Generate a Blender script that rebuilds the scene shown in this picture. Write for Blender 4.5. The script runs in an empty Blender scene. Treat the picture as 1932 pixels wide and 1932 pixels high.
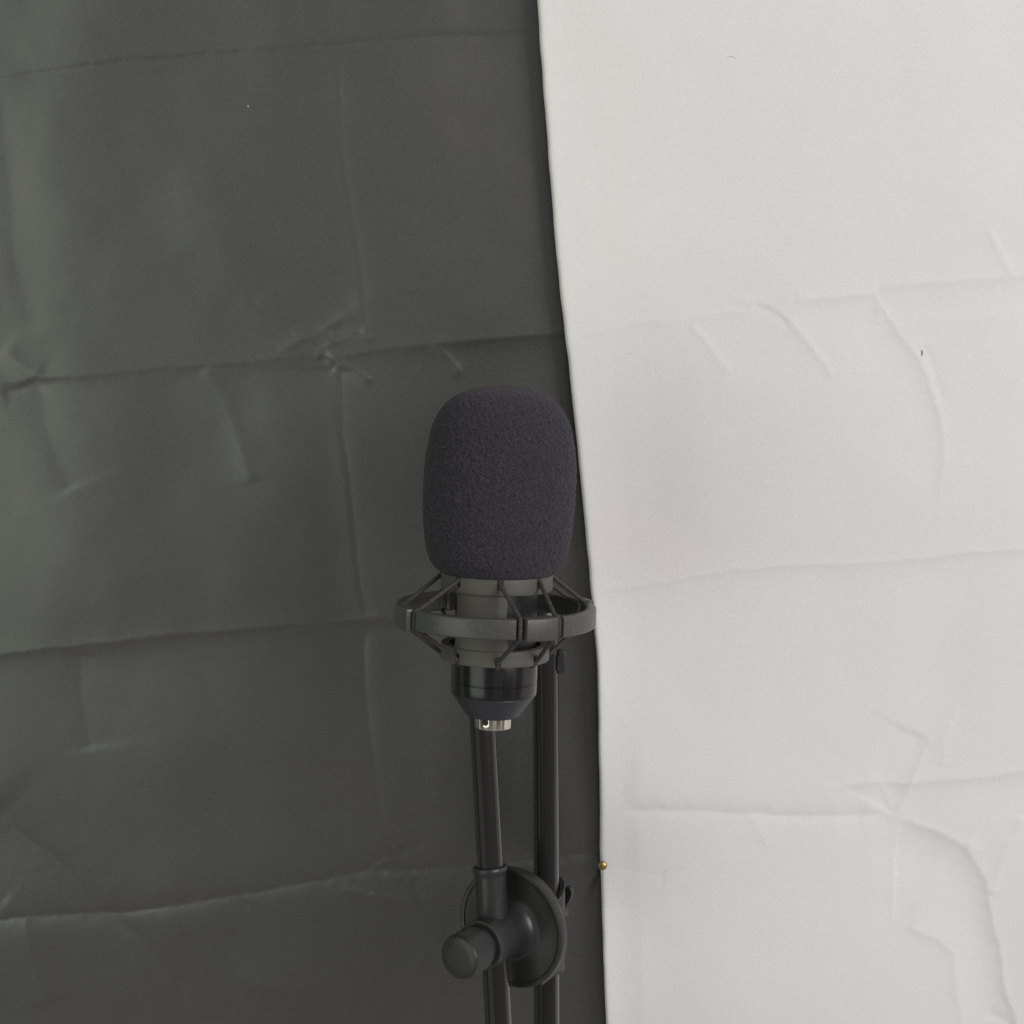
import bpy, math
import numpy as np
from mathutils import Vector, Matrix

C = bpy.context.scene
COL = C.collection
rad = math.radians

# ------------------------------------------------------------------ camera
FOV, PITCH, CAMZ = 40.0, 5.0, 1.25
cam_d = bpy.data.cameras.new('camera')
cam = bpy.data.objects.new('camera', cam_d); COL.objects.link(cam)
cam_d.sensor_width = 36; cam_d.lens = 18 / math.tan(rad(FOV / 2))
cam_d.clip_start = 0.01; cam_d.clip_end = 100
cam.location = (0, 0, CAMZ); cam.rotation_euler = (rad(90 - PITCH), 0, 0)
C.camera = cam
TW = 2 * math.tan(rad(FOV / 2))
FWD = Vector((0, math.cos(rad(PITCH)), -math.sin(rad(PITCH))))
UP = Vector((0, math.sin(rad(PITCH)), math.cos(rad(PITCH))))
EYE = Vector((0, 0, CAMZ))

def ray(px, py):
    return FWD + Vector((1, 0, 0)) * ((px - 966) / 1932 * TW) - UP * ((py - 966) / 1932 * TW)
def at_depth(px, py, d): return EYE + ray(px, py) * d
def at_y(px, py, y):
    r = ray(px, py); return EYE + r * (y / r.y)

# ------------------------------------------------------------------ render settings
C.render.engine = 'CYCLES'
C.view_settings.view_transform = 'Standard'
try: C.view_settings.look = 'None'
except Exception: pass
C.view_settings.exposure = 0.04; C.view_settings.gamma = 1.0
C.cycles.max_bounces = 8; C.cycles.use_denoising = False; C.cycles.sample_clamp_indirect = 3

# ------------------------------------------------------------------ world: a plain room seen all around
W = bpy.data.worlds.new('World'); C.world = W; W.use_nodes = True
nt = W.node_tree; N = nt.nodes; L = nt.links
bg = N['Background']
tc = N.new('ShaderNodeTexCoord'); sp = N.new('ShaderNodeSeparateXYZ')
L.new(tc.outputs['Generated'], sp.inputs[0])
neg = N.new('ShaderNodeMath'); neg.operation = 'MULTIPLY'; neg.inputs[1].default_value = -1
L.new(sp.outputs['Y'], neg.inputs[0])
at2 = N.new('ShaderNodeMath'); at2.operation = 'ARCTAN2'
L.new(sp.outputs['X'], at2.inputs[0]); L.new(neg.outputs[0], at2.inputs[1])
mr = N.new('ShaderNodeMapRange'); mr.inputs[1].default_value = -math.pi; mr.inputs[2].default_value = math.pi
L.new(at2.outputs[0], mr.inputs[0])
ramp = N.new('ShaderNodeValToRGB'); ramp.color_ramp.interpolation = 'CONSTANT'
stops = [(-180, (.30, .30, .30)), (-99, (.42, .75, .26)), (-94, (.30, .32, .28)), (-88, (.10, .10, .10)),
         (-62, (.34, .34, .33)), (-34, (.20, .20, .20)), (-6, (.28, .28, .28)), (2, (.75, .75, .76)), (6, (.30, .29, .28)), (14, (.60, .60, .60)),
         (20, (.20, .15, .12)), (38, (.26, .19, .15)), (50, (.62, .62, .66)), (58, (.30, .22, .18)), (80, (1.0, .98, 1.0)), (125, (.3, .3, .3))]
cr = ramp.color_ramp
while len(cr.elements) > 1: cr.elements.remove(cr.elements[-1])
for i, (a, c) in enumerate(stops):
    e = cr.elements[0] if i == 0 else cr.elements.new((a + 180) / 360)
    e.position = (a + 180) / 360; e.color = (*c, 1)
L.new(mr.outputs[0], ramp.inputs[0])
ceil = N.new('ShaderNodeMapRange'); ceil.inputs[1].default_value = .30; ceil.inputs[2].default_value = .75
ceil.interpolation_type = 'SMOOTHSTEP'; L.new(sp.outputs['Z'], ceil.inputs[0])
mx = N.new('ShaderNodeMixRGB'); mx.inputs[2].default_value = (.60, .585, .58, 1)
L.new(ceil.outputs[0], mx.inputs[0]); L.new(ramp.outputs[0], mx.inputs[1])
flo = N.new('ShaderNodeMapRange'); flo.inputs[1].default_value = -.35; flo.inputs[2].default_value = -.7
flo.interpolation_type = 'SMOOTHSTEP'; L.new(sp.outputs['Z'], flo.inputs[0])
mx2 = N.new('ShaderNodeMixRGB'); mx2.inputs[2].default_value = (.36, .34, .34, 1)
L.new(flo.outputs[0], mx2.inputs[0]); L.new(mx.outputs[0], mx2.inputs[1])
L.new(mx2.outputs[0], bg.inputs[0]); bg.inputs[1].default_value = 0.74

# ------------------------------------------------------------------ lamps: the window light and a broad fill added from the upper right
def area(name, loc, target, sx, sy, power, col):
    d = bpy.data.lights.new(name, 'AREA'); d.shape = 'RECTANGLE'; d.size = sx; d.size_y = sy
    d.energy = power; d.color = col
    o = bpy.data.objects.new(name, d); COL.objects.link(o); o.location = loc
    o.rotation_euler = (Vector(target) - Vector(loc)).to_track_quat('-Z', 'Y').to_euler()
    return o
area('window_light', (-1.45, -.75, 1.00), (-.1, .8, 1.2), 1.4, 1.9, 10.5, (.94, 1.0, .83))
area('fill_light', (2.0, -1.5, 1.95), (.15, .8, 1.05), 1.6, 1.6, 60, (1.0, .985, 1.0))

# ------------------------------------------------------------------ helpers
def link(name, me, mat=None, parent=None, smooth=True, angle=35):
    o = bpy.data.objects.new(name, me); COL.objects.link(o)
    if mat: me.materials.append(mat)
    if smooth:
        me.shade_smooth()
        if angle: me.set_sharp_from_angle(angle=rad(angle))
    if parent: o.parent = parent
    return o
def tag(o, label, cat, kind=None, group=None):
    o['label'] = label; o['category'] = cat
    if kind: o['kind'] = kind
    if group: o['group'] = group
    return o
def empty(name, mat4, label, cat):
    o = bpy.data.objects.new(name, None); COL.objects.link(o); o.matrix_world = mat4
    o.empty_display_size = .02
    return tag(o, label, cat)

class MB:
    """collects vertices and faces of one part (local coordinates in metres)"""
    def __init__(s): s.v = []; s.f = []
    def add(s, vs, fs):
        k = len(s.v); s.v += [tuple(v) for v in vs]; s.f += [tuple(i + k for i in f) for f in fs]; return s
    def lathe(s, prof, n=96, closed=False, rf=None, M=None):
        """prof (r, z) in mm, revolved round z; phi 0 = -y (front), positive to +x"""
        vs, fs = [], []; m = len(prof)
        for i in range(n):
            p = 2 * math.pi * i / n
            for j, (r, z) in enumerate(prof):
                if rf: r, z = rf(p, j, r, z)
                v = Vector((r * math.sin(p), -r * math.cos(p), z)) * .001
                vs.append(M @ v if M else v)
        for i in range(n):
            a, b = i * m, ((i + 1) % n) * m
            for j in range(m if closed else m - 1):
                k = (j + 1) % m
                fs.append((a + j, a + k, b + k, b + j))
        if not closed:
            for j in (0, m - 1):
                if prof[j][0] > 1e-6:
                    loop = [i * m + j for i in range(n)]
                    fs.append(loop if j == 0 else loop[::-1])
        return s.add(vs, fs)
    def tube(s, pts, r, n=14, sub=8):
        """round cord through pts (metres), Catmull-Rom smoothed"""
        P = [Vector(p) for p in pts]
        if sub > 1 and len(P) > 2:
            Q = [P[0] * 2 - P[1]] + P + [P[-1] * 2 - P[-2]]; out = []
            for i in range(1, len(Q) - 2):
                a, b, c, d = Q[i - 1:i + 3]
                for k in range(sub):
                    t = k / sub
                    out.append(.5 * ((2 * b) + (c - a) * t + (2 * a - 5 * b + 4 * c - d) * t * t + (3 * b - a - 3 * c + d) * t ** 3))
            out.append(P[-1]); P = out
        vs, fs = [], []; nrm = None
        for i, p in enumerate(P):
            t = (P[min(i + 1, len(P) - 1)] - P[max(i - 1, 0)]).normalized()
            if nrm is None: nrm = t.orthogonal().normalized()
            nrm = (nrm - t * nrm.dot(t)).normalized(); bn = t.cross(nrm)
            rr = r[i] if isinstance(r, (list, tuple)) else r
            for k in range(n):
                a = 2 * math.pi * k / n
                vs.append(p + (nrm * math.cos(a) + bn * math.sin(a)) * rr)
        for i in range(len(P) - 1):
            for k in range(n):
                fs.append((i * n + k, i * n + (k + 1) % n, (i + 1) * n + (k + 1) % n, (i + 1) * n + k))
        fs.append(tuple(range(n))[::-1]); fs.append(tuple(range((len(P) - 1) * n, len(P) * n)))
        return s.add(vs, fs)
    def prism(s, outline, z0, z1, M=None):
        """outline in (x, y) mm extruded z0..z1 mm"""
        n = len(outline); M = M or Matrix()
        vs = [M @ (Vector((x, y, z)) * .001) for z in (z0, z1) for x, y in outline]
        fs = [tuple(range(n))[::-1], tuple(range(n, 2 * n))] + [(i, (i + 1) % n, n + (i + 1) % n, n + i) for i in range(n)]
        return s.add(vs, fs)
    def build(s, name, mat, parent=None, bevel=0, angle=35):
        me = bpy.data.meshes.new(name); me.from_pydata(s.v, [], s.f); me.validate(); me.update()
        import bmesh
        bm = bmesh.new(); bm.from_mesh(me); bmesh.ops.recalc_face_normals(bm, faces=bm.faces); bm.to_mesh(me); bm.free()
        o = link(name, me, mat, parent, angle=angle)
        if bevel:
            b = o.modifiers.new('bevel', 'BEVEL'); b.width = bevel * .001; b.segments = 3; b.limit_method = 'ANGLE'; b.angle_limit = rad(40)
        return o

# ------------------------------------------------------------------ materials
def mat(name, col, rough=.5, metal=0, spec=.5, noise=None, bump=None, sheen=0, coat=0, rough_noise=0):
    """noise = (scale, amount, colour2); bump = (scale, distance)"""
    m = bpy.data.materials.new(name); m.use_nodes = True
    n = m.node_tree.nodes; l = m.node_tree.links; b = n['Principled BSDF']
    b.inputs['Base Color'].default_value = (*col, 1); b.inputs['Roughness'].default_value = rough
    b.inputs['Metallic'].default_value = metal; b.inputs['Specular IOR Level'].default_value = spec
    if sheen:
        b.inputs['Sheen Weight'].default_value = sheen; b.inputs['Sheen Roughness'].default_value = .5
    if coat: b.inputs['Coat Weight'].default_value = coat; b.inputs['Coat Roughness'].default_value = .15
    t = n.new('ShaderNodeTexCoord')
    if noise:
        x = n.new('ShaderNodeTexNoise'); x.inputs['Scale'].default_value = noise[0]; x.inputs['Detail'].default_value = 4
        l.new(t.outputs['Object'], x.inputs['Vector'])
        r = n.new('ShaderNodeValToRGB'); r.color_ramp.elements[0].position = .5 - noise[1]; r.color_ramp.elements[1].position = .5 + noise[1]
        r.color_ramp.elements[0].color = (*col, 1); r.color_ramp.elements[1].color = (*noise[2], 1)
        l.new(x.outputs['Fac'], r.inputs[0]); l.new(r.outputs[0], b.inputs['Base Color'])
    if rough_noise:
        x = n.new('ShaderNodeTexNoise'); x.inputs['Scale'].default_value = 120; x.inputs['Detail'].default_value = 6
        l.new(t.outputs['Object'], x.inputs['Vector'])
        q = n.new('ShaderNodeMapRange'); q.inputs[3].default_value = rough - rough_noise; q.inputs[4].default_value = rough + rough_noise
        l.new(x.outputs['Fac'], q.inputs[0]); l.new(q.outputs[0], b.inputs['Roughness'])
    if bump:
        x = n.new('ShaderNodeTexNoise'); x.inputs['Scale'].default_value = bump[0]; x.inputs['Detail'].default_value = 3
        l.new(t.outputs['Object'], x.inputs['Vector'])
        q = n.new('ShaderNodeBump'); q.inputs['Strength'].default_value = 1; q.inputs['Distance'].default_value = bump[1] * .001
        l.new(x.outputs['Fac'], q.inputs['Height']); l.new(q.outputs[0], b.inputs['Normal'])
    return m

def cloth_mat(name, c1, c2, rough, spec, weave, grain, sheen=0.):
    """woven polyester: fine diagonal twill, thread to thread variation"""
    m = bpy.data.materials.new(name); m.use_nodes = True
    n = m.node_tree.nodes; l = m.node_tree.links; b = n['Principled BSDF']
    b.inputs['Roughness'].default_value = rough; b.inputs['Specular IOR Level'].default_value = spec
    if sheen: b.inputs['Coat Weight'].default_value = sheen; b.inputs['Coat Roughness'].default_value = .40; b.inputs['Coat IOR'].default_value = 1.85
    t = n.new('ShaderNodeTexCoord')
    w = n.new('ShaderNodeTexWave'); w.wave_type = 'BANDS'; w.bands_direction = 'DIAGONAL'
    w.inputs['Scale'].default_value = 260; w.inputs['Distortion'].default_value = 1.2; w.inputs['Detail'].default_value = 2; w.inputs['Detail Scale'].default_value = 3
    g = n.new('ShaderNodeTexNoise'); g.inputs['Scale'].default_value = 900; g.inputs['Detail'].default_value = 3
    g2 = n.new('ShaderNodeTexNoise'); g2.inputs['Scale'].default_value = 9; g2.inputs['Detail'].default_value = 3
    for x in (w, g, g2): l.new(t.outputs['Object'], x.inputs['Vector'])
    ad = n.new('ShaderNodeMath'); ad.operation = 'MULTIPLY_ADD'; ad.inputs[1].default_value = .2
    l.new(w.outputs['Fac'], ad.inputs[0]); l.new(g.outputs['Fac'], ad.inputs[2])
    bp = n.new('ShaderNodeBump'); bp.inputs['Strength'].default_value = 1; bp.inputs['Distance'].default_value = weave * .001
    l.new(ad.outputs[0], bp.inputs['Height']); l.new(bp.outputs[0], b.inputs['Normal'])
    mxc = n.new('ShaderNodeMixRGB'); mxc.inputs[1].default_value = (*c1, 1); mxc.inputs[2].default_value = (*c2, 1)
    st = n.new('ShaderNodeMapRange'); st.inputs[1].default_value = .3; st.inputs[2].default_value = .7
    l.new(g2.outputs['Fac'], st.inputs[0]); l.new(st.outputs[0], mxc.inputs[0])
    gr = n.new('ShaderNodeMapRange'); gr.inputs[1].default_value = .25; gr.inputs[2].default_value = .75; gr.inputs[3].default_value = 1 - grain; gr.inputs[4].default_value = 1 + grain
    l.new(g.outputs['Fac'], gr.inputs[0])
    mu = n.new('ShaderNodeMixRGB'); mu.blend_type = 'MULTIPLY'; mu.inputs[0].default_value = 1
    l.new(mxc.outputs[0], mu.inputs[1]); l.new(gr.outputs[0], mu.inputs[2]); l.new(mu.outputs[0], b.inputs['Base Color'])
    return m

M_BLACK_CLOTH = cloth_mat('black_polyester', (.0188, .0208, .0158), (.0196, .0196, .0174), .5, .5, .09, .55, 1.0)
M_WHITE_CLOTH = cloth_mat('white_polyester', (.765, .765, .745), (.775, .755, .745), .6, .3, .05, .045)
M_FOAM = mat('black_foam', (.022, .0200, .0255), .95, spec=.12, noise=(1400, .17, (.055, .051, .062)), bump=(1500, .6), sheen=.10)
def foam_pores(m):
    """open pores: scattered dark holes, and glints on a few strands painted into the base colour"""
    n = m.node_tree.nodes; l = m.node_tree.links; b = n['Principled BSDF']
    src = b.inputs['Base Color'].links[0].from_socket
    t = n.new('ShaderNodeTexCoord')
    for scale, lo, hi, fac in ((780, .10, .24, (.45, .45, .45)), (520, .05, .13, (2.6, 2.55, 2.6))):
        v = n.new('ShaderNodeTexVoronoi'); v.inputs['Scale'].default_value = scale; l.new(t.outputs['Object'], v.inputs['Vector'])
        q = n.new('ShaderNodeMapRange'); q.inputs[1].default_value = lo; q.inputs[2].default_value = hi; q.inputs[3].default_value = 1; q.inputs[4].default_value = 0
        l.new(v.outputs['Distance'], q.inputs[0])
        mu = n.new('ShaderNodeMixRGB'); mu.blend_type = 'MULTIPLY'; mu.inputs[2].default_value = (*fac, 1)
        l.new(q.outputs[0], mu.inputs[0]); l.new(src, mu.inputs[1]); src = mu.outputs[0]
    l.new(src, b.inputs['Base Color'])
foam_pores(M_FOAM)
M_CRADLE = mat('grey_matte_plastic', (.074, .072, .063), .55, noise=(60, .3, (.084, .080, .070)), bump=(1500, .03))
M_RING = mat('dark_satin_plastic', (.050, .051, .050), .36, noise=(900, .2, (.070, .070, .064)), bump=(1100, .05), rough_noise=.1)
M_ELASTIC = mat('black_braided_cord', (.020, .020, .019), .75, noise=(1300, .2, (.058, .057, .051)), bump=(1100, .2))
M_GLOSS = mat('black_lacquered_metal', (.008, .008, .009), .20, spec=.5, bump=(500, .01), rough_noise=.05)
M_CONE = mat('black_satin_metal', (.026, .026, .031), .42, spec=.5, bump=(700, .02), rough_noise=.06)
M_CHROME = mat('chrome', (.66, .63, .56), .06, metal=1)
M_POLE = mat('black_painted_steel', (.021, .0205, .0205), .22, spec=.5, bump=(350, .006), rough_noise=.04)
M_POLE.node_tree.nodes['Principled BSDF'].inputs['IOR'].default_value = 1.2
def lacquer_edge(m):
    """smooth lacquer: hardly glossy face-on, strongly mirroring at grazing angles"""
    n = m.node_tree.nodes; l = m.node_tree.links
    out = n['Material Output']; g = n.new('ShaderNodeBsdfGlossy'); g.inputs['Roughness'].default_value = .14
    w = n.new('ShaderNodeLayerWeight'); w.inputs['Blend'].default_value = .5
    p = n.new('ShaderNodeMath'); p.operation = 'POWER'; p.inputs[1].default_value = 3.0; l.new(w.outputs['Facing'], p.inputs[0])
    mxs = n.new('ShaderNodeMixShader'); l.new(p.outputs[0], mxs.inputs[0]); l.new(n['Principled BSDF'].outputs[0], mxs.inputs[1]); l.new(g.outputs[0], mxs.inputs[2])
    l.new(mxs.outputs[0], out.inputs['Surface'])
lacquer_edge(M_POLE)
M_CLUTCH = mat('black_moulded_plastic', (.0200, .0205, .0208), .37, spec=.5, bump=(900, .05), rough_noise=.08)
M_BODY = mat('dark_mic_body', (.010, .010, .012), .35)
M_BRASS = mat('brass', (.42, .30, .12), .38, metal=1, rough_noise=.06)
M_LINT = mat('dark_lint', (.06, .05, .05), .9)
M_LINT_PALE = mat('pale_lint', (.5, .5, .48), .9)
M_HOLE = mat('dark_socket', (.006, .006, .006), .6)

# ------------------------------------------------------------------ backdrop cloths
CLOTH_Y, LEAN, CLOTH_Z = .757, -.165, 1.205       # the cloths hang from a line a little forward of their foot
def cloth_y(z): return CLOTH_Y + (np.asarray(z) - CLOTH_Z) * LEAN
def at_cloth(px, py, off=0.):
    r = ray(px, py); t = (CLOTH_Y + off + (CAMZ - CLOTH_Z) * LEAN) / (r.y - r.z * LEAN)
    return EYE + r * t
rng = np.random.default_rng(4)
def vnoise(x, y, seed):
    r = np.random.default_rng(seed).random((64, 64))
    xi = np.floor(x).astype(int); yi = np.floor(y).astype(int); fx = x - xi; fy = y - yi
    fx = fx * fx * fx * (fx * (fx * 6 - 15) + 10); fy = fy * fy * fy * (fy * (fy * 6 - 15) + 10)
    g = lambda a, b: r[a % 64, b % 64]
    return (g(xi, yi) * (1 - fx) + g(xi + 1, yi) * fx) * (1 - fy) + (g(xi, yi + 1) * (1 - fx) + g(xi + 1, yi + 1) * fx) * fy - .5

CR = 1.0
def crease(px, py, pts, amp, wa, wb=None, soft=2.2, t0=.08, t1=.08, kink=0):
    """ridge (amp > 0) or valley (amp < 0) in mm along a polyline; wa / wb = fall-off in px above-right / below-left"""
    wb = wb or wa
    P = np.array(pts, float); seg = np.diff(P, axis=0); ln = np.hypot(*seg.T); tot = ln.sum(); acc = 0
    best = np.full(px.shape, 1e9); sgn = np.zeros(px.shape); par = np.zeros(px.shape)
    for (ax, ay), (dx, dy), l in zip(P[:-1], seg, ln):
        t = np.clip(((px - ax) * dx + (py - ay) * dy) / (l * l), 0, 1)
        d = np.hypot(px - ax - t * dx, py - ay - t * dy)
        cr_ = dx * (py - ay) - dy * (px - ax)
        k = d < best
        best = np.where(k, d, best); sgn = np.where(k, cr_, sgn); par = np.where(k, (acc + t * l) / tot, par); acc += l
    w = np.where(sgn > 0, wb, wa)
    d = np.sqrt(best ** 2 + soft ** 2) - soft
    win = np.ones_like(par)
    if t0 > 0: win = win * np.clip(par / t0, 0, 1)
    if t1 > 0: win = win * np.clip((1 - par) / t1, 0, 1)
    win = win * win * (3 - 2 * win)
    if kink:                                          # a fold: one side turns away sharply at the line, then eases back
        q = np.where((sgn > 0) == (kink > 0), np.sqrt(best ** 2 + 1.0) - 1.0, 0) / wa
        return amp * q * np.exp(1 - q) * win
    return CR * amp * np.exp(-d / w) * win

def blob(px, py, cx, cy, rx, ry, ang, amp):
    a = math.radians(ang); x = (px - cx) * math.cos(a) + (py - cy) * math.sin(a); y = -(px - cx) * math.sin(a) + (py - cy) * math.cos(a)
    return amp * np.exp(-(x / rx) ** 2 - (y / ry) ** 2)

def black_h(px, py):
    qx = px + 5 * vnoise(px / 90, py / 90, 1) + 3 * vnoise(px / 17, py / 17, 2)
    qy = py + 4 * vnoise(px / 80, py / 80, 3) + 3 * vnoise(px / 15, py / 15, 4)
    h = 3.0 * vnoise(px / 420 + 3, py / 380, 11) + 2.0 * vnoise(px / 190, py / 210 + 7, 12) + .40 * vnoise(px / 75, py / 85, 14) + .06 * vnoise(px / 34, py / 34, 13)
    k = lambda *a, **kw: 1.0 * crease(qx, qy, *a, **kw)
    # the folded-cloth lines that run across
    h += k([(-300, 200), (0, 153), (107, 133), (242, 115), (376, 102), (537, 91), (644, 81), (806, 70), (994, 63), (1200, 40)], -.50, 8, 8, t0=0, soft=1.5)
    h += k([(-300, 185), (0, 144), (240, 106), (376, 94), (560, 83)], .45, 9, 6, t0=0, soft=1.5)
    C1 = [(-300, 200), (0, 153), (107, 133), (242, 115), (376, 102), (537, 91), (644, 81), (806, 70), (994, 63), (1200, 40)]
    C2 = [(-300, 750), (0, 722), (88, 711), (220, 700), (374, 689), (510, 676), (590, 669), (637, 671), (712, 660), (813, 647), (1065, 625), (1200, 615)]
    C3 = [(-300, 1265), (0, 1234), (154, 1216), (308, 1199), (440, 1186), (571, 1175), (659, 1168), (743, 1166), (1150, 1130)]
    C4 = [(-300, 1770), (0, 1735), (46, 1727), (186, 1725), (260, 1720), (371, 1700), (455, 1686), (557, 1667), (626, 1655), (696, 1640), (742, 1639), (789, 1639), (886, 1632), (1000, 1622), (1200, 1600)]
    h += k(C1, -.26, 28, kink=1, t0=0) + k(C1, .14, 30, kink=-1, t0=0)
    h += k(C2, -.72, 48, kink=1, t0=0) + k(C2, .16, 12, 5, t0=0, soft=1)
    h += k(C3, -.72, 42, kink=1, t0=0) + k(C3, .18, 10, 5, t0=0, soft=1)
    h += k(C4, .62, 46, kink=-1, t0=0) + k(C4, .60, 40, kink=1, t0=0) + k(C4, -.25, 6, 6, t0=0, soft=1)
    h += k([(646, 690), (644, 786), (653, 874), (664, 983), (677, 1093), (690, 1166)], -.45, 40, kink=1, t0=.02, t1=.02)
    h += k([(634, 88), (639, 204), (652, 344), (677, 483), (693, 639)], -.5, 45, kink=1, t0=.02)
    h += k([(687, 1180), (687, 1263), (696, 1366), (710, 1482), (728, 1560)], .45, 45, kink=-1)
    h += k([(590, 669), (637, 671), (712, 660), (813, 647), (1065, 625), (1200, 615)], .2, 20, 14, t0=.02)
    h += k([(-300, 1265), (0, 1234), (154, 1216), (308, 1199), (440, 1186), (571, 1175), (659, 1168), (743, 1166), (1150, 1130)], .2, 26, 13, t0=0)
    h += k([(-300, 1770), (0, 1735), (46, 1727), (186, 1725), (260, 1720), (371, 1700), (455, 1686), (557, 1667), (626, 1655), (696, 1634)], -.35, 60, 17, t0=0, t1=.03)
    h += k([(690, 1636), (738, 1611), (789, 1593), (800, 1585)], -.5, 9, 9)
    h += k([(696, 1640), (742, 1639), (789, 1639), (886, 1632), (1000, 1622), (1200, 1600)], -.3, 22, 12)
    # and the ones that run down
    h += k([(555, -200), (559, 0), (567, 80)], -.22, 12)
    h += k([(634, 88), (639, 204), (652, 344), (677, 483), (693, 639)], -.34, 14, 6, t0=.02, soft=1.5)
    h += k([(644, 690), (644, 786), (653, 874), (664, 983), (677, 1093), (690, 1166)], -.50, 18, 5, t0=.02, t1=.02, soft=1)
    h += k([(687, 1180), (687, 1263), (696, 1366), (710, 1482), (728, 1560)], -.18, 8, 8)
    h += k([(240, 110), (235, 200), (232, 300), (262, 400), (330, 480), (420, 560)], -.8, 60, 50, soft=30, t1=.5)
    h += k([(0, 160), (18, 300), (30, 480), (70, 640)], -.6, 50, 26, soft=12)
    h += k([(75, 715), (85, 790), (110, 860), (140, 930)], -.6, 50, 26, soft=10)
    h += k([(387, 689), (422, 755), (448, 830), (475, 918)], .45, 20, 22, soft=6)
    h += k([(150, 1225), (150, 1300), (170, 1420)], -.5, 40, 25)
    h += k([(598, 395), (606, 440), (630, 520)], .22, 9, 14)
    # crumples where the folds cross
    for pts, a, w in (([(514, 671), (560, 645), (593, 632), (647, 597), (690, 592)], .40, 9), ([(598, 671), (633, 698)], -.45, 7), ([(612, 665), (650, 690), (708, 724)], .70, 8),
                      ([(615, 627), (643, 622), (690, 628)], -.40, 7), ([(545, 623), (589, 641), (640, 640)], .24, 8), ([(600, 655), (660, 635), (715, 640)], .40, 8),
                      ([(440, 555), (480, 585), (560, 520)], .16, 24), ([(500, 520), (560, 535), (620, 560), (690, 592)], -.22, 18), ([(813, 645), (845, 672), (875, 712)], .45, 9),
                      ([(0, 655), (45, 690), (85, 712)], .45, 16), ([(85, 712), (40, 735), (0, 742)], -.5, 14),
                      ([(631, 1672), (700, 1686), (789, 1700), (800, 1690)], .42, 7), ([(660, 1660), (690, 1672), (705, 1690)], -.35, 6), ([(696, 1640), (715, 1632), (738, 1615)], .35, 6),
                      ([(728, 1640), (736, 1655), (765, 1650)], .30, 6), ([(790, 1650), (782, 1670), (796, 1698)], -.3, 6), ([(750, 1600), (760, 1625), (790, 1640)], -.3, 7)):
        h += k(pts, a * 1.3, w, t0=.2, t1=.2)
    # soft hollows low on the left
    h += k([(-30, 1500), (23, 1565), (116, 1635), (186, 1713), (260, 1764), (330, 1850), (380, 1980)], -2.2, 42, 34)
    h += k([(0, 1700), (46, 1732), (60, 1790), (90, 1900)], .8, 20, 26)
    h += k([(415, 1857), (500, 1857), (603, 1853), (760, 1845)], .7, 50, 22, soft=6, t0=.3, t1=.4)
    h += k([(470, 1690), (440, 1770), (418, 1850)], -.6, 40, 30, soft=8, t1=.4)
    h += k([(780, 1850), (800, 1800), (830, 1790), (880, 1840)], .6, 16, 20)
    h += blob(px, py, 120, 330, 80, 260, 8, .7) + blob(px, py, 110, 1000, 150, 220, 0, 1.3) + blob(px, py, 420, 1400, 260, 120, -20, .9)
    # tension folds pulled towards the pin
    h += k([(1130, 1640), (1085, 1700), (1050, 1760)], .7, 12) + k([(1130, 1645), (1100, 1760), (1060, 1800)], -.5, 14) + k([(1125, 1632), (1060, 1632), (960, 1640)], .3, 9)
    return h

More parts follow.
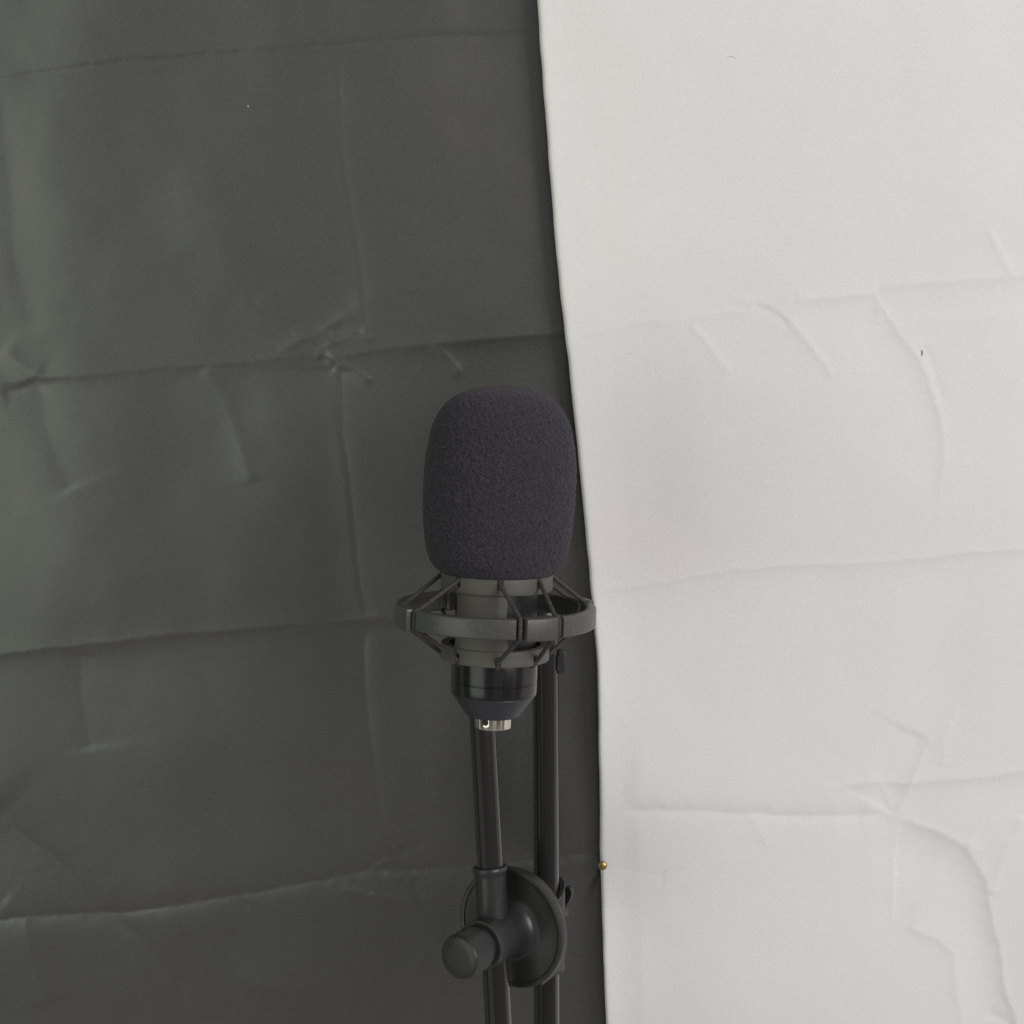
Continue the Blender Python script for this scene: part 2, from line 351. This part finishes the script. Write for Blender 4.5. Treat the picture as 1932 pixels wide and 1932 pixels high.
def white_h(px, py):
    qx = px + 8 * vnoise(px / 60, py / 60, 21) + 3 * vnoise(px / 17, py / 17, 22)
    qy = py + 6 * vnoise(px / 55, py / 55, 23) + 3 * vnoise(px / 15, py / 15, 24)
    h = 2.2 * vnoise(px / 430 + 5, py / 400, 31) + 1.0 * vnoise(px / 170, py / 190 + 3, 32) + .22 * vnoise(px / 70, py / 75, 34) + .04 * vnoise(px / 34, py / 34, 33)
    k = lambda *a, **kw: 0.9 * crease(qx, qy, *a, **kw)
    h += k([(1090, 640), (1186, 612), (1302, 599), (1400, 590), (1453, 580)], .30, 12, 9)
    h += k([(1385, 560), (1410, 570), (1453, 577), (1488, 599), (1517, 638), (1556, 692), (1570, 720)], .30, 6, 5, soft=1)
    h += k([(1420, 575), (1460, 586), (1490, 610)], -.4, 6)
    h += k([(1302, 609), (1325, 640), (1351, 677), (1375, 700)], .35, 7)
    h += k([(1497, 568), (1575, 558), (1643, 551), (1660, 548)], .40, 12, 8)
    h += k([(1640, 549), (1673, 585), (1712, 648), (1751, 707), (1775, 780), (1782, 860), (1770, 960), (1770, 1030)], .24, 6, 5, t1=.3, soft=1)
    h += k([(1740, 650), (1765, 700), (1780, 760)], -.35, 8)
    h += k([(1863, 424), (1885, 470), (1911, 516)], .40, 8)
    h += k([(1640, 545), (1672, 536), (1800, 529), (1906, 521), (2100, 500)], .35, 14, 9)
    h += k([(1640, 610), (1660, 625), (1730, 605), (1932, 598)], .2, 14)
    h += k([(1655, 570), (1662, 610)], .25, 7)
    h += k([(1100, 1120), (1144, 1113), (1269, 1097), (1385, 1073), (1500, 1066), (1639, 1062), (1778, 1046), (1932, 1034), (2200, 1010)], .25, 8, 5, t1=0, soft=1)
    h += k([(1127, 1235), (1133, 1300), (1150, 1340), (1186, 1375)], .40, 6)
    h += k([(1140, 1330), (1160, 1350), (1182, 1378)], -.30, 5)
    h += k([(1170, 1528), (1315, 1530), (1431, 1535), (1560, 1540), (1676, 1539), (1690, 1548)], -.3, 10, 10)
    h += k([(1560, 1490), (1635, 1477), (1732, 1474), (1825, 1468), (1932, 1456), (2200, 1420)], .3, 14, 8, t1=0, soft=1)
    h += k([(1810, 1325), (1775, 1400), (1746, 1405), (1718, 1475), (1688, 1542), (1680, 1560)], .35, 6, 8, soft=1)
    h += k([(1800, 1360), (1785, 1400), (1775, 1445)], .3, 7)
    h += k([(1660, 1480), (1672, 1500), (1680, 1530)], .4, 7) + k([(1410, 1537), (1432, 1560), (1450, 1600)], .25, 12)
    h += k([(1680, 1560), (1688, 1610), (1790, 1630), (1830, 1690), (1850, 1800), (1860, 1940), (1860, 2100)], -.5, 40, 60, soft=14, t1=0)
    h += k([(1690, 1545), (1760, 1565), (1830, 1600), (1862, 1660), (1880, 1760), (1900, 1870), (1930, 1980)], .3, 9, 6, soft=1)
    RB = [(1660, 1552), (1700, 1548), (1760, 1565), (1830, 1605), (1862, 1660), (1880, 1760), (1900, 1870), (1930, 1980), (1960, 2100)]
    h += k(RB, -1.7, 44, kink=1, t0=.15, t1=0)
    WB = [(1090, 1120), (1144, 1113), (1269, 1097), (1385, 1073), (1500, 1066), (1639, 1062), (1778, 1046), (1932, 1034), (2200, 1010)]
    h += k(WB, -.62, 40, kink=1, t1=0)
    h += k([(1640, 549), (1673, 585), (1712, 648), (1751, 707), (1775, 780), (1782, 860), (1775, 960)], -.6, 40, kink=1, t1=.4)
    h += k([(1400, 560), (1453, 575), (1488, 597), (1517, 638), (1556, 692), (1580, 740)], -.4, 30, kink=1, t0=.2, t1=.4)
    h += k([(1497, 568), (1575, 558), (1643, 551), (1700, 536), (1800, 529), (1906, 521), (2100, 500)], -.35, 34, kink=1)
    h += k([(1170, 1528), (1315, 1530), (1431, 1535), (1560, 1540), (1676, 1539)], .9, 34, kink=-1) + k([(1170, 1528), (1315, 1530), (1431, 1535), (1560, 1540), (1676, 1539)], .6, 60, kink=1)
    h += k([(1560, 1490), (1635, 1477), (1732, 1474), (1825, 1468), (1932, 1456), (2200, 1420)], -.9, 34, kink=1, t1=0)
    h += k([(1760, 1395), (1735, 1440), (1718, 1475), (1700, 1520), (1688, 1545)], -.8, 30, kink=1)
    h += k([(1932, 1540), (1905, 1590), (1890, 1640), (1870, 1690)], .7, 11)
    h += k([(1825, 1590), (1855, 1610)], .4, 8) + k([(1865, 1910), (1900, 1930), (1940, 1990)], -.8, 12)
    h += k([(1811, 1990), (1808, 1880), (1800, 1800), (1770, 1770), (1700, 1748)], .9, 12, 30)
    h += k([(1340, 1190), (1330, 1250)], .1, 20) + blob(px, py, 1440, 1900, 330, 190, -3, 5.0) + blob(px, py, 1780, 1270, 60, 160, 10, -.8)
    h += k([(1134, 1634), (1180, 1640), (1260, 1648)], -.3, 14)
    return h

EDGE_PX = [(1005, -250), (1009, -100), (1013, 0), (1016, 34), (1020, 90), (1034, 280), (1046, 430), (1058, 560), (1068, 640), (1077, 722), (1094, 880), (1103, 980), (1113, 1090),
           (1119, 1165), (1127, 1245), (1129, 1400), (1132, 1500), (1133.5, 1630), (1135.5, 1700), (1138.5, 1830), (1143, 1932), (1152, 2150)]
def axis_lin(lo, hi, step, far_lo, far_hi, nfar=22):
    a = np.arange(lo, hi, step); out = a
    if far_lo < lo: out = np.concatenate([far_lo + (lo - far_lo) * np.linspace(0, 1, nfar, endpoint=False), out])
    if far_hi > hi: out = np.concatenate([out, hi + (far_hi - hi) * np.linspace(0, 1, nfar)])
    return out
def to_px(X, Y, Z):
    dy = Y; dz = Z - CAMZ
    d = dy * math.cos(rad(PITCH)) - dz * math.sin(rad(PITCH)); u = dy * math.sin(rad(PITCH)) + dz * math.cos(rad(PITCH))
    return 966 + X / d / TW * 1932, 966 - u / d / TW * 1932
def grid_mesh(name, X, Y, Z, mat_, thick):
    nz, nx = X.shape
    co = np.stack([X, Y, Z], -1).reshape(-1, 3).astype(np.float32)
    i = np.arange(nz * nx).reshape(nz, nx)
    f = np.stack([i[:-1, :-1], i[:-1, 1:], i[1:, 1:], i[1:, :-1]], -1).reshape(-1, 4)
    me = bpy.data.meshes.new(name)
    me.vertices.add(len(co)); me.vertices.foreach_set('co', co.ravel())
    me.loops.add(f.size); me.loops.foreach_set('vertex_index', f.ravel().astype(np.int32))
    me.polygons.add(len(f)); me.polygons.foreach_set('loop_start', np.arange(0, f.size, 4, dtype=np.int32))
    me.update(calc_edges=True); me.validate()
    o = link(name, me, mat_, angle=None)
    s = o.modifiers.new('thickness', 'SOLIDIFY'); s.thickness = thick; s.offset = -1
    return o

STEP = .0010
zs = axis_lin(.84, 1.54, STEP, .55, 1.95)
# black cloth: hangs behind, runs on under the white one
xs = axis_lin(-.325, .075, STEP, -.85, .16)
X, Z = np.meshgrid(xs, zs); PX, PY = to_px(X, cloth_y(Z), Z)
H = black_h(PX, PY)
Y = cloth_y(Z) - H * .001
Zb = Z
black = tag(grid_mesh('black_backdrop_cloth', X, Y, Z, M_BLACK_CLOTH, .0004),
            'creased black fabric backdrop hanging on the left behind the microphone', 'backdrop cloth')
# white cloth: in front, its left edge follows the slanting line
ez = np.array([tuple(at_cloth(px, py, -.0140)) for px, py in EDGE_PX])
zs2 = axis_lin(.84, 1.54, STEP, .55, 1.95)
ex = np.interp(zs2, ez[::-1, 2], ez[::-1, 0])
kern = np.ones(25) / 25; exs = np.convolve(np.pad(ex, 12, mode='edge'), kern, 'valid'); ex = exs + .00035 * vnoise(zs2 / .011, zs2 * 0, 77)
us = np.concatenate([[0, .0003, .0007, .0012, .0018, .0025, .0033, .0042], axis_lin(.0052, .30, STEP, 0.0052, .85)])
U, Z = np.meshgrid(us, zs2); X = ex[:, None] + U
base_y = cloth_y(Z) - .0095
PX, PY = to_px(X, base_y, Z)
pin = at_cloth(1137, 1634, -.0125)
lift = 1.0 + 1.6 * vnoise(Z / .09, Z * 0 + .3, 61)
lift = lift * (1 - .9 * np.exp(-((Z - pin.z) / .03) ** 2))
Y = base_y - white_h(PX, PY) * .001 * np.clip(.25 + U / .03, 0, 1) - .0050 * lift * np.exp(-U / .020)
Y += .0024 * np.exp(-U / .0008)                       # the hem rolls back at the edge
white = tag(grid_mesh('white_backdrop_cloth', X, Y, Z, M_WHITE_CLOTH, .0004),
            'creased white fabric backdrop hanging on the right, overlapping the black one', 'backdrop cloth')

# brass pin through the edge
dome = [(0, 1.3)] + [(2.55 * math.sin(a), 1.3 * math.cos(a)) for a in np.linspace(.15, math.pi / 2, 9)] + [(2.55, -.3), (.45, -.3), (.45, -7), (0, -8)]
A = Matrix.Translation(pin + Vector((0, .0005, 0))) @ Matrix.Rotation(rad(90), 4, 'X')
p = MB().lathe(dome, 40).build('brass_pin', M_BRASS, angle=50); p.matrix_world = A
tag(p, 'small round brass pin head holding the white cloth edge', 'pin')

# lint on the cloths
def lint(pts, r, m, cloth_x, label):
    P = []
    for px, py in pts:
        v = at_cloth(px, py, -.0135)
        P.append(v)
    o0 = P[0].copy()
    # drop each point on to the cloth surface
    out = []
    for v in P:
        if cloth_x == 'white':
            j = int(np.argmin(np.abs(zs2 - v.z))); i = int(np.argmin(np.abs(Xw[j] - v.x))); y = Yw[j, i]
        else:
            j = int(np.argmin(np.abs(zs - v.z))); i = int(np.argmin(np.abs(xs - v.x))); y = Yb[j, i]
        r_ = v - EYE; out.append(EYE + r_ * ((y - r * 1.1) / r_.y) - o0)
    b = MB().tube(out, r, 6, 4).build('lint_thread', m); b.location = o0
    return tag(b, label, 'lint')
Xw, Yw = X, Y
Yb = cloth_y(Zb) - H * .001
lint([(1739.5, 661), (1740, 666), (1739.5, 671)], .00018, M_LINT, 'white', 'tiny upright dark thread on the white cloth beside the long diagonal crease')
lint([(1374, 108), (1381, 106), (1387, 110)], .00014, M_LINT_PALE, 'white', 'faint curved thread near the top of the white cloth')
lint([(467, 199), (468.5, 201), (469, 202)], .00026, M_LINT_PALE, 'black', 'pale speck of lint on the upper black cloth')

# ------------------------------------------------------------------ microphone, its foam and its shock mount (local mm, z along the axis)
MIC_D = .658; MS = MIC_D / .64
RING_C = at_depth(935.8, 1156.6, MIC_D)
TILT = Matrix.Translation(RING_C) @ Matrix.Rotation(rad(1.6), 4, 'Y') @ Matrix.Scale(MS, 4)
def local(z): return TILT @ Matrix.Translation((0, 0, z * .001))

# foam windscreen
fp = [(0, 103.0), (6, 102.8), (12, 101.9), (17, 100.3), (21.6, 98.0), (25.8, 94.4), (28.8, 90.2), (31.2, 85.0), (32.6, 79.0), (33.7, 72.5), (34.3, 66), (34.5, 58), (34.4, 50), (34.0, 42),
      (33.2, 35), (32.2, 29), (30.8, 24.5), (28.6, 21.2), (26.4, 19.4), (24.6, 18.8), (20, 18.9), (0, 19)]
def resample(prof, n):
    P = [Vector((a, b, 0)) for a, b in prof]; Q = [P[0] * 2 - P[1]] + P + [P[-1] * 2 - P[-2]]; out = []
    for i in range(1, len(Q) - 2):
        a, b, c, d = Q[i - 1:i + 3]
        for k in range(n):
            t = k / n; v = .5 * ((2 * b) + (c - a) * t + (2 * a - 5 * b + 4 * c - d) * t * t + (3 * b - a - 3 * c + d) * t ** 3)
            out.append((max(v.x, 0), v.y))
    return out + [prof[-1]]
fpr = resample(fp, 12)
def foam_rf(p, j, r, z):
    k = max(0., (z - 18.8) / 84)
    # the foam sits a little lopsided: fuller high on the right, lower on the left
    s = math.sin(p)
    r2 = r * (1 + .012 * s * (2 * k - .9) * math.sin(math.pi * min(1, k)) + .006 * math.sin(2 * p + 1.3) + .004 * math.sin(3 * p + 5 * k))
    return r2, z - .9 * s * -1 * (k ** 3) * (r / 34)
b = MB().lathe(fpr, 420, rf=foam_rf)
v = np.array(b.v); rr = np.hypot(v[:, 0], v[:, 1])
ang = np.arctan2(v[:, 0], -v[:, 1])
s1 = np.array([vnoise(np.array([a * 38 + 130]), np.array([z / .0009]), 5)[0] for a, z in zip(ang, v[:, 2])])
s2 = rng.random(len(v)) - .5
nrm = 1 + s1 * .0008 / np.maximum(rr, .004)
v[:, 0] *= nrm; v[:, 1] *= nrm; v[:, 2] += (rng.random(len(v)) - .5) * .0002
b.v = [tuple(x) for x in v]
foam = b.build('foam_windscreen', M_FOAM, angle=None); foam.matrix_world = TILT
tag(foam, 'black foam windscreen with rounded top fitted over the microphone head', 'windscreen')

# microphone
mic = empty('microphone', local(-52.6), 'black studio microphone with tapered base and bare chrome plug, upright in the shock mount', 'microphone')
def mic_part(prof, name, m, n=96, angle=25):
    o = MB().lathe([(r, z + 52.6) for r, z in prof], n).build(name, m, mic, angle=angle); return o
mic_part([(0, 60), (17.5, 60), (18.4, 59), (18.6, 18), (18.6, -18), (0, -18)], 'body', M_BODY)
mic_part([(0, -17), (19.1, -17), (19.5, -17.5), (19.7, -18.2), (19.7, -30.1), (19.45, -30.35), (19.45, -30.75), (19.7, -31), (19.7, -36.0), (19.45, -36.6), (0, -36.7)], 'base', M_GLOSS)
mic_part([(0, -36.5), (19.2, -36.62), (19.3, -36.9), (13.0, -45.8), (12.3, -46.7), (11.4, -47.2), (9.3, -47.4), (0, -47.4)], 'base_cap', M_CONE, angle=20)
con = mic_part([(0, -46), (8.4, -46), (8.4, -52.2), (8.25, -52.6), (7.5, -52.6), (7.3, -52.2), (7.3, -48.5), (0, -48.5)], 'plug_socket', M_CHROME)
hole = MB()
for sx in (-1, 1):
    pass
hm = Matrix.Rotation(rad(-24), 4, 'Z') @ Matrix.Translation((0, -.0084, (52.6 - 49.0) * .001)) @ Matrix.Rotation(rad(90), 4, 'X')
hole.lathe([(0, .12), (1.2, .12), (1.5, .05), (1.5, -.6), (0, -.6)], 24, M=hm)
hole.build('latch_hole', M_HOLE, con)

# shock mount
mount = empty('shock_mount', local(0), 'black ring shock mount with elastic cords cradling the microphone', 'shock mount')
ANCH = [26, 116, 206, 296]; HOOK = 22; GRV = 12
HOOKS = [(a + s * HOOK) % 360 for a in ANCH for s in (-1, 1)]
GROOVES = [(a + s * GRV) % 360 for a in ANCH for s in (-1, 1)]
def adiff(p, a): return abs((math.degrees(p) - a + 180) % 360 - 180)
def rrect(r0, r1, z0, z1, c, n=5):
    out = []
    for cx, cz, a0 in ((r1 - c, z1 - c, 0), (r0 + c, z1 - c, 90), (r0 + c, z0 + c, 180), (r1 - c, z0 + c, 270)):
        for k in range(n):
            a = rad(a0 + 90 * k / (n - 1)); out.append((cx + c * math.cos(a), cz + c * math.sin(a)))
    return out
rsec = rrect(40.5, 45.5, -4.5, 4.5, 1.0)
def ring_rf(p, j, r, z):
    for a in ANCH:
        d = adiff(p, a)
        if d < GRV - 2.0:
            k = min(1, (GRV - 2.0 - d) / 1.0)
            r = r + (1.8 * k if r > 43.0 else -.9 * k)
            z = z + .45 * k * (1 if z > 0 else -1)
    g = min(adiff(p, a) for a in GROOVES)
    if g < 2.5:
        k = min(1, (2.5 - g) / .6)
        if r > 43.0: r -= 2.4 * k
        z -= .75 * k * (1 if z > 0 else -1) * (abs(z) > 3)
    return r, z
MB().lathe(rsec, 720, closed=True, rf=ring_rf).build('outer_ring', M_RING, mount, angle=32)
def collar(z0, z1, r1, up, name):
    sec = rrect(r1 - 4.2, r1, z0, z1, .6, 4)
    def rf(p, j, r, z):
        g = min(adiff(p, a) for a in HOOKS)
        if g < 2.6:
            k = min(1, (2.6 - g) / .6)
            if r > r1 - 2 and (z > z0 + 2.6 if up else z < z1 - 2.6): r -= 1.6 * k
        return r, z
    # extra rings on the outer wall so the hook notches stop part-way down
    sec2 = []
    for i, q in enumerate(sec):
        sec2.append(q)
        nx_ = sec[(i + 1) % len(sec)]
        if abs(q[0] - nx_[0]) < .01 and q[0] > r1 - .1:
            for t in (.3, .40, .46, .54, .60, .7): sec2.append((q[0], q[1] + (nx_[1] - q[1]) * t))
    return MB().lathe(sec2, 720, closed=True, rf=rf).build(name, M_CRADLE, mount, angle=32)
collar(11.3, 18.8, 25.4, True, 'collar')
collar(-20.7, -13.4, 24.7, False, 'collar')
# curved struts of the cradle joining the two collars
def strut(a0, a1, name='cradle_strut', r0=20.6, r1=23.6):
    nu, nz = 40, 28; vs = []; fs = []
    for s_ in (r1, r0):
        for j in range(nz + 1):
            z = -14.2 + (12.2 + 14.2) * j / nz
            fl = 4.2 * math.exp(-(12.0 - z) / 2.0) + 9 * math.exp(-(z + 14.2) / 2.6)
            for i in range(nu + 1):
                a = rad((a0 - fl * .4) + (a1 - a0 + 1.4 * fl) * i / nu)
                q = s_ + (.5 * math.exp(-(z + 14.2) / 3) if s_ == r1 else 0)
                vs.append((q * math.sin(a) * .001, -q * math.cos(a) * .001, z * .001))
    st = (nu + 1) * (nz + 1)
    for j in range(nz):
        for i in range(nu):
            k = j * (nu + 1) + i
            fs.append((k, k + 1, k + nu + 2, k + nu + 1)); fs.append((st + k, st + k + nu + 1, st + k + nu + 2, st + k + 1))
        for i in (0, nu):
            k = j * (nu + 1) + i; fs.append((k, k + nu + 1, st + k + nu + 1, st + k))
    return MB().add(vs, fs).build(name, M_CRADLE, mount, angle=40)
strut(-47, 12); strut(133, 192)
# elastic cords: upper hook -> over the ring groove -> lower hook
def pol(r, a, z): return (r * .001 * math.sin(rad(a)), -r * .001 * math.cos(rad(a)), z * .001)
for a in ANCH:
    for s_ in (-1, 1):
        h_, g = a + s_ * HOOK, a + s_ * GRV
        pts = [pol(22.6, h_, 19.2), pol(23.9, h_, 19.2), pol(25.2, h_, 17.6), pol(26.6, h_ - s_ * .6, 16.2), pol(41.3, g, 5.2), pol(43.2, g, 4.6), pol(44.6, g, 3.0),
               pol(44.7, g, 0), pol(44.6, g, -3.0), pol(43.2, g, -4.6), pol(41.0, g, -5.6), pol(26.4, h_ - s_ * .6, -17.2), pol(24.6, h_, -18.6), pol(23.4, h_, -20.8), pol(22.2, h_, -21.2)]
        MB().tube(pts, .00100, 12, 6).build('elastic_cord', M_ELASTIC, mount, angle=None)

# ------------------------------------------------------------------ microphone stand
POLE_Y = .7395
pt = at_y(1028.0, 1145, POLE_Y); pb = at_y(1031.0, 1890, POLE_Y)
dirp = (pb - pt).normalized()
foot = pt + dirp * .55
stand = empty('microphone_stand', Matrix.Translation(foot), 'black tubular microphone stand with boom arm and round friction clutch', 'microphone stand')
INV = stand.matrix_world.inverted()
def rod(name, p0, p1, r, m, prof_top=None, parent=None):
    z = (p1 - p0).normalized(); ln = (p1 - p0).length * 1000
    M = Matrix.Translation(p0) @ z.to_track_quat('Z', 'Y').to_matrix().to_4x4()
    prof = [(0, 0), (r, 0), (r, ln * .5), (r, ln - .6), (r - .6, ln), (0, ln)]
    o = MB().lathe(prof, 64, M=INV @ M).build(name, m, parent or stand, angle=40); return o
R_POLE, R_BOOM = 7.1, 6.9
top_z = pt
rod('pole', foot, pt + dirp * .006, R_POLE, M_POLE)
# end cap of the pole
Mcap = INV @ Matrix.Translation(pt + dirp * .006) @ (-dirp).to_track_quat('Z', 'Y').to_matrix().to_4x4()
MB().lathe([(R_POLE - .2, -4), (R_POLE + .25, -4), (R_POLE + .25, 1.2), (R_POLE - .3, 3.6), (R_POLE - 2.4, 5.0), (0, 5.4)], 48, M=Mcap).build('end_cap', M_CLUTCH, stand)
# boom arm
def boom_at(py): 
    px = 911 + (py - 1389) * (938 - 911) / (1888 - 1389)
    return at_depth(px, py, .72)
rod('boom_arm', boom_at(2350), boom_at(1190), R_BOOM, M_POLE)
# swivel that carries the shock mount, behind the ring
bt = boom_at(1190); rear = TILT @ Vector((.0, .0455, 0)); rear2 = TILT @ Vector((-.012, .058, -.004))
sw = MB(); sw.tube([INV @ bt, INV @ (bt * .5 + rear2 * .5), INV @ rear2, INV @ rear], .0055, 20, 6)
sw.build('swivel', M_CLUTCH, stand)
# small cable clip on the pole
def frame_on(p, zaxis, yaxis):
    z = zaxis.normalized(); x = yaxis.cross(z).normalized(); y = z.cross(x)
    return Matrix.Translation(p) @ Matrix((x, y, z)).transposed().to_4x4()
clip_p = at_y(1028.5, 1248, POLE_Y)
Mc = INV @ frame_on(clip_p, Vector((0, -1, 0)), Vector((0, 0, 1)))   # x right, y up, z to camera
cl = MB()
cl.prism([(7.0, -6.2), (9.3, -6.2), (10.6, -5.2), (10.6, 4.8), (9.6, 6.2), (7.0, 6.6)], -2.6, 2.6, Mc)
cl.prism([(6.4, -4), (7.2, -4), (7.2, 4), (6.4, 4)], -4.5, 4.5, Mc)
cl.build('cable_clip', M_CLUTCH, stand, bevel=.5)

# clutch: two friction discs, barrel and knurled knob on an axis turned 33 degrees to the left of the camera
AX = Vector((-math.sin(rad(33)), -math.cos(rad(33)), 0))
pole_c = at_y(1030.5, 1711, POLE_Y)
CL = pole_c + AX * .0365                       # centre of the front disc face
MC = frame_on(CL, AX, Vector((0, 0, 1)))       # x: to the right, y: up, z: along the axis
LC = INV @ MC
disc = MB().lathe([(0, -5.6), (30.6, -5.6), (31.3, -5.2), (31.6, -4.4), (31.6, -1.4), (31.3, -.5), (30.6, 0), (29.4, 0), (28.9, -.2), (28.5, -.8), (22.5, -.9), (19.0, -.6), (0, -.6)], 140, M=LC).build('friction_disc', M_CLUTCH, stand, angle=28)
MB().lathe([(0, -9.0), (28.6, -9.0), (30.0, -8.6), (30.5, -7.8), (30.5, -6.6), (30.2, -6.1), (29.6, -5.8), (0, -5.8)], 140, M=LC).build('friction_disc', M_CLUTCH, stand, angle=28)
bar = [(0, -.9), (17.6, -.75), (16.4, -.3), (15.2, .6), (14.2, 2.2), (13.5, 4.4), (13.0, 7.5), (12.8, 10.5), (12.6, 14), (12.5, 20), (12.5, 25.6), (12.3, 26.6), (11.6, 27.0), (0, 27.0)]
bar = resample(bar, 4)
clutch = MB().lathe(bar, 96, M=LC).build('clutch_barrel', M_CLUTCH, stand, angle=35)
MB().lathe([(0, 26.5), (10.6, 26.5), (10.6, 31.2), (0, 31.2)], 64, M=LC).build('spacer', M_BODY, stand)
def knurl(p, j, r, z):
    if 31.6 < z < 43.3 and r > 10.95: r += .17 * (1 if math.sin(p * 46) > 0 else -1) * (1 if abs(math.sin(p * 46)) > .35 else abs(math.sin(p * 46)) / .35)
    return r, z
MB().lathe([(0, 30.8), (10.4, 30.8), (10.9, 31.3), (11.05, 31.7), (11.05, 43.2), (10.9, 44.0), (10.8, 44.8), (10.4, 45.6), (9.6, 46.0), (6, 46.15), (0, 46.2)], 46 * 12, rf=knurl, M=LC).build('knob', M_CLUTCH, stand, angle=30)
# sleeve on the boom arm above the barrel
b0 = boom_at(1750); b1 = boom_at(1634); bd = (b1 - b0); bl = bd.length * 1000
Ms = INV @ frame_on(b0, bd, AX)
MB().lathe([(7.0, -12), (8.0, -12), (8.0, bl - 5), (8.2, bl - 3.4), (8.75, bl - 2.2), (8.85, bl - .7), (8.5, bl), (7.6, bl), (7.0, bl - .5)], 72, M=Ms).build('boom_sleeve', M_CLUTCH, stand, angle=35)
# saddle that holds the discs to the upright pole
sd = MB()
pole_s = pole_c + Vector((0, 0, -.0105))
Mp = INV @ frame_on(pole_s, Vector((0, 0, 1)), -AX)   # x: across, y: away from the discs, z: up
def shell(z0, z1, a0, a1, ro, ri, n=36):
    out = [(ro * math.sin(rad(a0 + (a1 - a0) * k / n)), ro * math.cos(rad(a0 + (a1 - a0) * k / n))) for k in range(n + 1)]
    inn = [(ri * math.sin(rad(a1 + (a0 - a1) * k / n)), ri * math.cos(rad(a1 + (a0 - a1) * k / n))) for k in range(n + 1)]
    return out + inn
nshell = shell(0, 0, -122, 122, 10.2, 7.2)
MP2 = Mp
# rear half shell, its top edge arching up towards the back
n = len(nshell); vs = []; fs = []
for lev in range(13):
    for (x, y) in nshell:
        top = 15 + 10.5 * max(0, (y + 5) / 15) ** .8; z = -24 + (top + 24) * lev / 12
        vs.append(Mp @ (Vector((x, y, z)) * .001))
for lev in range(12):
    for i in range(n): fs.append((lev * n + i, lev * n + (i + 1) % n, (lev + 1) * n + (i + 1) % n, (lev + 1) * n + i))
h2 = n // 2
for lev in (0, 12):
    for i in range(h2 - 1): fs.append((lev * n + i, lev * n + i + 1, lev * n + n - 2 - i, lev * n + n - 1 - i))
sd.add(vs, fs)
# cheeks running forward to the rear disc
for s_ in (-1, 1):
    sd.prism([(s_ * 7.3, 2.0), (s_ * 10.2, 2.0), (s_ * 12.4, -24.3), (s_ * 7.3, -24.3)], -22, 13, Mp)
sd.prism([(-7.3, -7.8), (7.3, -7.8), (7.3, -24.3), (-7.3, -24.3)], -20, 11, Mp)
sd.build('saddle', M_CLUTCH, stand, bevel=.6)
# wing bolt behind the pole
wb = MB()
Mw = INV @ frame_on(pole_s - AX * .0115 + Vector((0, 0, .003)), -AX, Vector((0, 0, 1)))  # z away from discs, y up
wb.lathe([(0, -2), (4.6, -2), (4.6, 4.5), (4.0, 6), (0, 6)], 32, M=Mw)
def leaf(ang):
    n_ = 24; out = []
    for k in range(n_):
        t = 2 * math.pi * k / n_; x = 3.1 * math.sin(t) * (1 + .18 * math.cos(t)); y = 10.0 + 7.4 * math.cos(t); out.append((x, y))
    c, s_ = math.cos(rad(ang)), math.sin(rad(ang))
    return [(x * c - y * s_, x * s_ + y * c) for x, y in out]
wb.prism(leaf(24), 1.0, 4.2, Mw); wb.prism(leaf(24 + 180), 1.0, 4.2, Mw)
wb.build('wing_bolt', M_CLUTCH, stand, bevel=.6)
